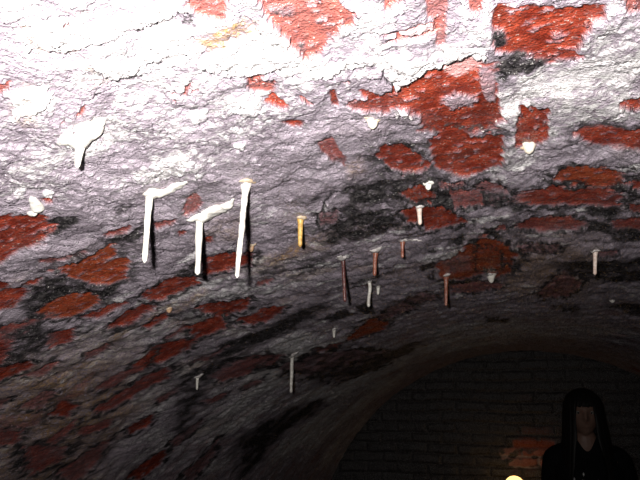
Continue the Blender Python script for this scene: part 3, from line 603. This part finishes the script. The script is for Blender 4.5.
def end_paint_glow(a, x, z, inside):
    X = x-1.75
    g = sstep(.55, .05, np.hypot((X-.02)*1.3, (z-1.25)*.8)+.16*fbm(x*5, z*7, 91, 4))  # g: the lamp's glow, painted as thinner soot and oranger brick
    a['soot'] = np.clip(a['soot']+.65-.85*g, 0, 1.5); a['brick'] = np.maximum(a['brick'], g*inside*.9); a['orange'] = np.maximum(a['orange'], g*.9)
    pale = sstep(-.25, .12, fbm(x*13, z*20, 95, 4))*sstep(.02, -.01, np.abs(z-1.115+.012*fbm(x*9, z*9, 92))-.062)*sstep(.03, -.01, np.abs(X+.045+.03*fbm(x*11, z*14, 93))-.165)  # light brick patch, made paler to carry painted lamp glow
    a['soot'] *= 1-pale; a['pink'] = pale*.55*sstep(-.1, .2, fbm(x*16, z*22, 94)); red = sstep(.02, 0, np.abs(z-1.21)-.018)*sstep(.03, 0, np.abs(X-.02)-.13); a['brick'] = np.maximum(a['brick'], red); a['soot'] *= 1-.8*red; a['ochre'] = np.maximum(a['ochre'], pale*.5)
relief_wall('wall_back', (-1.75, END+.01, 0), (3.5, 0, 0), (0, 0, 1.95), 500, 300, (0, -1, 0), .010, 41, vault_mat, end_paint_glow)
relief_wall('wall_front', (1.75, START, 0), (-3.5, 0, 0), (0, 0, 1.95), 160, 90, (0, 1, 0), .010, 42, vault_mat)
relief_wall('wall_left', (-R-.012, END, 0), (0, START-END, 0), (0, 0, AX), 300, 14, (1, 0, 0), .012, 43, vault_mat)
relief_wall('wall_right', (R+.012, START, 0), (0, END-START, 0), (0, 0, AX), 300, 14, (-1, 0, 0), .012, 44, vault_mat)
gx, gy = np.meshgrid(np.linspace(-1.75, 1.75, 180), np.linspace(START-.03, END+.03, 320))
fl = np.stack([gx, gy, -.010+.008*fbm(gx*3, gy*3, 51, 4)], -1)
me = grid_mesh('floor', fl)
o = link('floor', me, plain('trodden_earth', (.06, .05, .042), (.12, .10, .085), 30, .8, .01)); o['kind'] = 'structure'

# ---------------------------------------------------------------- stalactites
def tube(bm, pts, rads, frames=None, seg=16, rounded=True, jit=0.0, seed=0):
    """pts: Vectors; rads: (rb, rn) per point"""
    rings = []
    for i, p in enumerate(pts):
        if frames: B, N = frames[i]
        else:
            t = (pts[min(i+1, len(pts)-1)]-pts[max(i-1, 0)]).normalized()
            B = t.cross(Vector((0, 1, 0))).normalized(); N = t.cross(B).normalized()
        ring = []
        for k in range(seg):
            a = 2*math.pi*k/seg; d = B*math.cos(a)*rads[i][0]+N*math.sin(a)*rads[i][1]
            q = p+d
            if jit: q = p+d*(1+jit*mn.noise((q+Vector((seed, 0, 0)))*120)+.5*jit*mn.noise((q+Vector((0, seed, 0)))*300))
            ring.append(bm.verts.new(q))
        rings.append(ring)
    for a, b in zip(rings[:-1], rings[1:]):
        for k in range(seg): bm.faces.new((a[k], a[(k+1) % seg], b[(k+1) % seg], b[k]))
    bm.faces.new(rings[0][::-1]); bm.faces.new(rings[-1])

def finish(bm, name, mat, parent=None):
    bmesh.ops.recalc_face_normals(bm, faces=bm.faces)
    me = bpy.data.meshes.new(name); bm.to_mesh(me); bm.free(); smooth(me)
    return link(name, me, mat, parent)

for si, d in enumerate(STALACTITES):
    s, y = d['at']; base = surf(s, y)
    root = empty(d['name'], base)
    tag(root, d['label'], d['category'], 'stalactites hanging from the vault')
    hx, hz = d['hang']; nominal = Vector((R*math.sin(s/R), y, AX+R*math.cos(s/R)))
    hx += nominal.x-base.x; hz = min(-.005, hz+nominal.z-base.z); r0, r1 = d['r'][0]*.92, d['r'][1]*.80
    # shaft
    L = math.hypot(hx, hz); n = max(16, int(L/.002)); pts = []; rad = []
    nrm = Vector((-math.sin(s/R), 0, -math.cos(s/R)))
    for i in range(n+1):
        t = i/n
        w = d['bend']*math.sin(t*5.2)*(1-.3*t)
        wob = .06*r0*Vector((mn.noise(Vector((t*L*60, si*3.1, 0))), mn.noise(Vector((t*L*60, si*3.1, 9))), 0))*8*t*(1-t)
        pts.append(Vector((hx*t+w, 0, hz*t))-nrm*.004*(1-t)+wob)
        r = r0+(r1-r0)*t+r0*(.8 if d['tone'] == 'white' else 1.1)*math.exp(-t*L/(1.1*r0))
        lump = .20 if d['tone'] != 'rough' else .42
        r *= 1+lump*mn.noise(Vector((t*L*110, si*7.7, 2)))
        q = (1-t)*L
        if q < r1: r *= math.sqrt(max(.06, 1-(1-q/r1)**2))
        rad.append((r, r))
    bm = bmesh.new(); tube(bm, pts, rad, jit=.06 if d['tone'] != 'rough' else .16, seed=si*2.3, seg=18)
    finish(bm, 'shaft', M[d['tone']], root)
    big_ = d['tone'] == 'white'
    # crust at the root, spread over the vault
    bm = bmesh.new()
    for arm in d['crust']:
        cs = []
        for (a, b) in zip(arm[:-1], arm[1:]):
            m = max(4, int(math.hypot(b[0]-a[0], b[1]-a[1])/.002))
            cs += [tuple(a[j]+(b[j]-a[j])*k/m for j in range(3)) for k in range(m)]
        cs.append(arm[-1])
        n = len(cs); pts = []; rad = []; fr = []
        for i, (a, b, w) in enumerate(cs):
            e = min(i, n-1-i)/max(1, n-1); cap = math.sqrt(min(1, .08+e*5))
            p = surf(a, b)
            N = Vector((-math.sin(a/R), 0, -math.cos(a/R)))
            i0, i1 = max(0, i-2), min(n-1, i+2)
            t = surf(cs[i1][0], cs[i1][1])-surf(cs[i0][0], cs[i0][1]); t -= N*t.dot(N); t.normalize()
            k = cap*(1+.25*mn.noise(Vector((a*90, b*60, si))))
            pts.append(p+N*(.35 if big_ else .02)*w-base); rad.append((w*(2.2 if big_ else 1.3)*k, w*(1.1 if big_ else .85)*k)); fr.append((N.cross(t), N))
        tube(bm, pts, rad, fr, seg=18, jit=.34 if big_ and d['name'] == 'stalactite' else .18, seed=si*5.1)
    cm = 'crust' if d['tone'] == 'white' else ('tan_crust' if d['tone'] in ('ochre', 'rough', 'tan', 'tan_white') else 'dull_crust')
    finish(bm, 'crust', M[cm], root)

# ---------------------------------------------------------------- the lamp by the end wall
lamp = empty('lamp', (-.125, 4.70, 0))
tag(lamp, 'small glowing warm lamp before the end wall, its top just showing at the bottom edge', 'lamp')
iron = plain('dark_iron', (.03, .028, .026), (.06, .055, .05), 60, .5, .001)
def lathe(name, prof, mat, parent, seg=32, loc=(0, 0, 0)):
    bm = bmesh.new(); rings = []
    for r, z in prof: rings.append([bm.verts.new((loc[0]+r*math.cos(2*math.pi*k/seg), loc[1]+r*math.sin(2*math.pi*k/seg), loc[2]+z)) for k in range(seg)])
    for a, b in zip(rings[:-1], rings[1:]):
        for k in range(seg): bm.faces.new((a[k], a[(k+1) % seg], b[(k+1) % seg], b[k]))
    bm.faces.new(rings[0][::-1]); bm.faces.new(rings[-1])
    return finish(bm, name, mat, parent)
lathe('base', [(.13, 0), (.13, .015), (.11, .028), (.03, .04), (.014, .06)], iron, lamp)
lathe('pole', [(.012, .05), (.012, .86), (.018, .865)], iron, lamp)
lathe('collar', [(.018, .86), (.04, .875), (.048, .90), (.044, .905)], iron, lamp)
g = NT('glowing_globe')
g.put(g.b.inputs['Base Color'], (.9, .75, .5)); g.put(g.b.inputs['Emission Color'], (1.0, .55, .18)); g.b.inputs['Emission Strength'].default_value = 2.6
gl = [(.066*math.cos(a), .968+.066*math.sin(a)) for a in np.linspace(-1.15, 1.5, 22)]
lathe('globe', gl, g.m, lamp)

# ---------------------------------------------------------------- the person
pr = empty('person', (.236, 3.62, 0))
tag(pr, 'person with long black hair and black jacket standing before the dark end wall', 'person')
skin = plain('skin', (.30, .18, .135), (.25, .14, .105), 40, .5, .0005)
black = plain('black_cloth', (.007, .007, .008), (.012, .012, .013), 90, .9, .002, .1)
denim = plain('dark_trousers', (.014, .015, .02), (.022, .024, .03), 120, .85, .002, .2)
hairm = plain('black_hair', (.008, .007, .007), (.016, .013, .012), 120, .5, .001, .25)
leather = plain('black_leather', (.012, .011, .011), (.02, .018, .018), 80, .5, .001, .3)
metal = plain('bright_metal', (.75, .74, .72), (.6, .59, .57), 90, .3)

def skin_mesh(chains, name):
    """chains: list of (points, radii, link) ; link = (chain, index) whose vertex starts this chain"""
    bm = bmesh.new(); vs = []; rad = []; idx = []
    for pts, rr, lk in chains:
        row = []; prev = idx[lk[0]][lk[1]] if lk else None
        for p, r in zip(pts, rr):
            v = bm.verts.new(p); vs.append(v); rad.append(r); k = len(vs)-1
            if prev is not None: bm.edges.new((vs[prev], v))
            prev = k; row.append(k)
        idx.append(row)
    me = bpy.data.meshes.new(name); bm.to_mesh(me); bm.free()
    o = bpy.data.objects.new(name, me); C.objects.link(o)
    m = o.modifiers.new('s', 'SKIN'); m.use_smooth_shade = True
    for k, r in enumerate(rad):
        sv = me.skin_vertices[0].data[k]; sv.radius = (r, r); sv.use_root = (k == 0)
    o.modifiers.new('u', 'SUBSURF').levels = 2
    dg = bpy.context.evaluated_depsgraph_get(); ev = o.evaluated_get(dg); out = bpy.data.meshes.new_from_object(ev)
    bpy.data.objects.remove(o); return out

chains = [
    ([(0, 0, .90), (0, 0, 1.02), (0, .0, 1.16), (0, .01, 1.28), (0, .005, 1.36), (0, -.01, 1.44)], [.125, .105, .12, .095, .052, .05], None)]
for sg in (-1, 1):
    chains.append(([(sg*.125, .01, 1.265), (sg*.155, .02, 1.03), (sg*.185, -.02, .80), (sg*.187, -.035, .755)], [.055, .042, .027, .026], (0, 3)))
for sg in (-1, 1):
    chains.append(([(sg*.085, 0, .80), (sg*.09, -.01, .46), (sg*.095, .015, .09), (sg*.10, -.11, .04)], [.088, .056, .038, .034], (0, 0)))
parts = [skin_mesh(chains, 'b')]
for sg in (-1, 1):       # hands: a palm and five separate fingers, slightly curled
    px, py, pz = sg*.187, -.035, .765
    parts.append(skin_mesh([([(px, py, pz), (px, py-.005, pz-.04), (px, py-.008, pz-.075)], [.022, .030, .028], None)], 'p'))
    for k, ln in enumerate((.062, .072, .067, .052)):
        yy = py-.036+k*.019
        a = [(px, yy+.006*(1.5-k)*0, pz-.065), (px-sg*.003, yy, pz-.085), (px-sg*.010, yy-.002, pz-.085-ln*.5), (px-sg*.026, yy-.002, pz-.085-ln*.9)]
        parts.append(skin_mesh([(a, [.010, .0095, .0085, .007], None)], 'f'))
    a = [(px, py-.025, pz-.03), (px-sg*.006, py-.045, pz-.055), (px-sg*.014, py-.055, pz-.085), (px-sg*.02, py-.052, pz-.105)]
    parts.append(skin_mesh([(a, [.012, .0115, .0095, .0075], None)], 'f'))
# head
bm = bmesh.new(); bmesh.ops.create_icosphere(bm, subdivisions=5, radius=1)
gs = lambda x, s: math.exp(-(x/s)**2)
for v in bm.verts:
    x, y, z = v.co
    X, Yv, Z = x*.074, y*.093, z*.113
    if z < 0: X *= 1-.34*z*z; Yv = Yv*(1-.22*z*z) - .012*z*z
    if y < 0:
        f = -y
        Yv -= f*(.024*gs(X, .011)*gs(Z+.012, .022) + .012*gs(X, .015)*gs(Z+.026, .010))      # nose
        Yv -= f*(.011*gs(X, .024)*gs(Z+.055, .013) + .009*gs(X, .022)*gs(Z+.098, .016))      # lips, chin
        Yv += f*.010*gs(X, .024)*gs(Z+.054, .0045)                                            # line of the mouth
        for e in (-.031, .031): Yv += f*.012*gs(X-e, .016)*gs(Z-.006, .011)                  # eye sockets
        Yv -= f*.005*gs(X, .045)*gs(Z-.027, .010)                                            # brow
    v.co = (X, Yv-.012, Z+1.497)
for sg in (-1, 1):
    m = Matrix.Translation((sg*.074, .0, 1.49)) @ Matrix.Rotation(sg*.35, 4, 'Z') @ Matrix.Diagonal((.012, .022, .034, 1))
    bmesh.ops.create_icosphere(bm, subdivisions=3, radius=1, matrix=m)
hm = bpy.data.meshes.new('h'); bm.to_mesh(hm); bm.free(); parts.append(hm)
bm = bmesh.new()
for p in parts: bm.from_mesh(p)
bmj = bpy.data.meshes.new('j'); bm.to_mesh(bmj); bm.free()
tmp = bpy.data.objects.new('tmp', bmj); C.objects.link(tmp)
rm = tmp.modifiers.new('r', 'REMESH'); rm.mode = 'VOXEL'; rm.voxel_size = .0045
sm = tmp.modifiers.new('m', 'SMOOTH'); sm.iterations = 2; sm.factor = .4
body_me = bpy.data.meshes.new_from_object(tmp.evaluated_get(bpy.context.evaluated_depsgraph_get()))
bpy.data.objects.remove(tmp); smooth(body_me)
body = link('body', body_me, skin, pr)
eyew = plain('eye_white', (.30, .28, .26), (.26, .24, .22), 50, .3)
for sg in (-1, 1):
    bm = bmesh.new(); bmesh.ops.create_uvsphere(bm, u_segments=20, v_segments=14, radius=.0115, matrix=Matrix.Translation((sg*.031, -.0815, 1.503)))
    eye = finish(bm, 'eye', eyew, pr)
    bm = bmesh.new(); bmesh.ops.create_uvsphere(bm, u_segments=16, v_segments=10, radius=.0058, matrix=Matrix.Translation((sg*.031, -.0885, 1.502)))
    finish(bm, 'iris', hairm, eye)

def loft(bm, rings, seg=40, cap=False, wr=.0, seed=0):
    """rings: (cx, cy, z, rx, ry, dip) ; dip lowers the front"""
    R_ = []
    for (cx, cy, z, rx, ry, dip) in rings:
        row = []
        for k in range(seg):
            a = 2*math.pi*k/seg; s_, c_ = math.sin(a), math.cos(a)
            f = 1+wr*mn.noise(Vector((cx*9+math.cos(a)*2.2, math.sin(a)*2.2+seed, z*14)))
            row.append(bm.verts.new((cx+rx*s_*f, cy-ry*c_*f, z-dip*max(0, c_)**4)))
        R_.append(row)
    for a, b in zip(R_[:-1], R_[1:]):
        for k in range(seg): bm.faces.new((a[k], a[(k+1) % seg], b[(k+1) % seg], b[k]))
    if cap: bm.faces.new(R_[0]); bm.faces.new(R_[-1])

def cloth(bm, name, mat, parent, th=.006):
    bmesh.ops.recalc_face_normals(bm, faces=bm.faces)
    o = finish(bm, name, mat, parent)
    m = o.modifiers.new('thick', 'SOLIDIFY'); m.thickness = th; m.offset = 1
    o.modifiers.new('round', 'SUBSURF').levels = 1
    return o
def interp(keys, n):
    out = []
    K = np.array(keys, float); t = np.linspace(0, len(K)-1, n)
    for q in t:
        i = min(int(q), len(K)-2); w = q-i; out.append(tuple(K[i]*(1-w)+K[i+1]*w))
    return out
# jacket: body, with the two sleeves as its own parts
bm = bmesh.new()
loft(bm, interp([(0, 0, .74, .20, .145, 0), (0, 0, .88, .19, .14, 0), (0, 0, 1.02, .155, .125, 0), (0, 0, 1.15, .165, .138, 0), (0, .005, 1.23, .175, .130, .01), (0, .01, 1.285, .150, .105, .03), (0, .01, 1.335, .10, .085, .06), (0, .005, 1.37, .068, .07, .08), (0, .005, 1.395, .062, .064, .08)], 44), wr=.05)
jacket = cloth(bm, 'jacket', black, pr)
for sg in (-1, 1):
    bm = bmesh.new(); ks = [(sg*.075, .01, 1.30, .055), (sg*.140, .012, 1.265, .066), (sg*.158, .016, 1.17, .062), (sg*.158, .02, 1.03, .054), (sg*.175, .0, .90, .048), (sg*.187, -.02, .80, .042)]
    pts = interp(ks, 36); tube(bm, [Vector(p[:3]) for p in pts], [(p[3], p[3]) for p in pts], seg=24, jit=.05, seed=sg)
    bmesh.ops.delete(bm, geom=[f for f in bm.faces if len(f.verts) > 4], context='FACES')
    cloth(bm, 'sleeve', black, jacket)
for zx, zz in ((-.034, 1.218), (-.040, 1.185), (-.076, 1.192)):
    bm = bmesh.new(); bmesh.ops.create_uvsphere(bm, u_segments=12, v_segments=8, radius=1, matrix=Matrix.Translation((zx, -.144+2.6*zx*zx, zz)) @ Matrix.Diagonal((.004, .004, .009, 1)))
    finish(bm, 'zip_pull', metal, jacket)
# trousers
bm = bmesh.new()
loft(bm, interp([(0, 0, .80, .172, .125, 0), (0, 0, .90, .165, .122, 0), (0, 0, .97, .158, .118, 0)], 10), wr=.02)
for sg in (-1, 1):
    loft(bm, interp([(sg*.095, .01, .05, .07, .075, 0), (sg*.094, .005, .25, .07, .075, 0), (sg*.09, -.005, .46, .076, .082, 0), (sg*.086, 0, .80, .097, .115, 0), (sg*.08, 0, .86, .09, .11, 0)], 30), wr=.05, seed=sg)
cloth(bm, 'trousers', denim, pr)
for sg in (-1, 1):
    bm = bmesh.new()
    pts = [(sg*.098, .075, .042), (sg*.098, .05, .046), (sg*.1, -.03, .052), (sg*.102, -.10, .042), (sg*.103, -.16, .036), (sg*.103, -.185, .032)]
    rr = [(.025, .032), (.044, .044), (.05, .05), (.052, .04), (.044, .034), (.02, .022)]
    tube(bm, [Vector(p) for p in pts], rr, frames=[(Vector((1, 0, 0)), Vector((0, 0, 1)))]*6, seg=24)
    bt = finish(bm, 'boot', leather, pr); bt.modifiers.new('round', 'SUBSURF').levels = 2
# hair: fringe over the brow, long curtains over the shoulders
na, nr_ = 150, 46
Ph = np.zeros((nr_, na+1, 3))
for j in range(na+1):
    a = -math.pi+2*math.pi*j/na
    fa = abs(a)
    open_ = 1-min(1, max(0, (fa-.46)/.20)); open_ = open_*open_*(3-2*open_)
    jag = .012*mn.noise(Vector((a*9, 3, 1)))
    zend = (1.175+.03*mn.noise(Vector((a*5, 0, 0)))-.03*math.cos(a*.5))*(1-open_)+(1.536+jag)*open_
    for i in range(nr_):
        t = i/(nr_-1)
        if t < .4:
            q = t/.4*math.pi/2; rr = math.sin(q); z = 1.515+.101*math.cos(q)
            rx, ry = .092*rr, .108*rr; z = max(z, zend)
        else:
            w = (t-.4)/.6; z = 1.515+(zend-1.515)*w if zend < 1.515 else zend
            z = min(z, 1.515) if zend < 1.515 else zend
            dn = max(0, 1.515-z); rx = .092+.10*min(dn, .13)+.16*max(0, dn-.13); ry = .108+.06*min(dn, .13)+.16*max(0, dn-.13)
        gr = 1+.018*math.sin(a*46+3*mn.noise(Vector((a*4, z*6, 0))))+.03*mn.noise(Vector((a*7, z*5, 4)))
        if open_ > .5 and t >= .4: rx, ry = .092, .108
        Ph[i, j] = (rx*math.sin(a)*gr, -.008-ry*math.cos(a)*gr, z)
me = grid_mesh('hair', Ph); bm = bmesh.new(); bm.from_mesh(me); bmesh.ops.remove_doubles(bm, verts=bm.verts, dist=.0004); bmesh.ops.recalc_face_normals(bm, faces=bm.faces); bm.to_mesh(me); bm.free(); smooth(me)
ho = link('hair', me, hairm, pr); md = ho.modifiers.new('thick', 'SOLIDIFY'); md.thickness = .010; md.offset = 0

# ---------------------------------------------------------------- camera and its flash
f = Vector((-math.sin(YAW)*math.cos(PITCH), math.cos(YAW)*math.cos(PITCH), math.sin(PITCH)))
r = Vector((math.cos(YAW), math.sin(YAW), 0)); u = r.cross(f)
cd = bpy.data.cameras.new('camera'); cam = bpy.data.objects.new('camera', cd); C.objects.link(cam)
cd.sensor_width = 36; cd.lens = 36*643/640; cd.clip_start = .02; cd.clip_end = 50
cam.matrix_world = Matrix(((r.x, u.x, -f.x, CAM.x), (r.y, u.y, -f.y, CAM.y), (r.z, u.z, -f.z, CAM.z), (0, 0, 0, 1)))
sc.camera = cam
ld = bpy.data.lights.new('camera_flash', 'SPOT'); ld.energy = 36; ld.spot_size = math.radians(112); ld.spot_blend = 1.0; ld.shadow_soft_size = .006
ld.color = (1, .97, .95)
lo = bpy.data.objects.new('camera_flash', ld); C.objects.link(lo)
lo.location = CAM - r*.026 + u*.022 - f*.01
aim = (f + r*.02 + u*.12).normalized()
lo.rotation_euler = aim.to_track_quat('-Z', 'Y').to_euler()

w = bpy.data.worlds.new('dark'); sc.world = w; w.use_nodes = True
w.node_tree.nodes['Background'].inputs[0].default_value = (0, 0, 0, 1); w.node_tree.nodes['Background'].inputs[1].default_value = 0
vs = sc.view_settings; vs.view_transform = 'Standard'; vs.look = 'None'; vs.exposure = 0; vs.gamma = 1; vs.use_curve_mapping = False
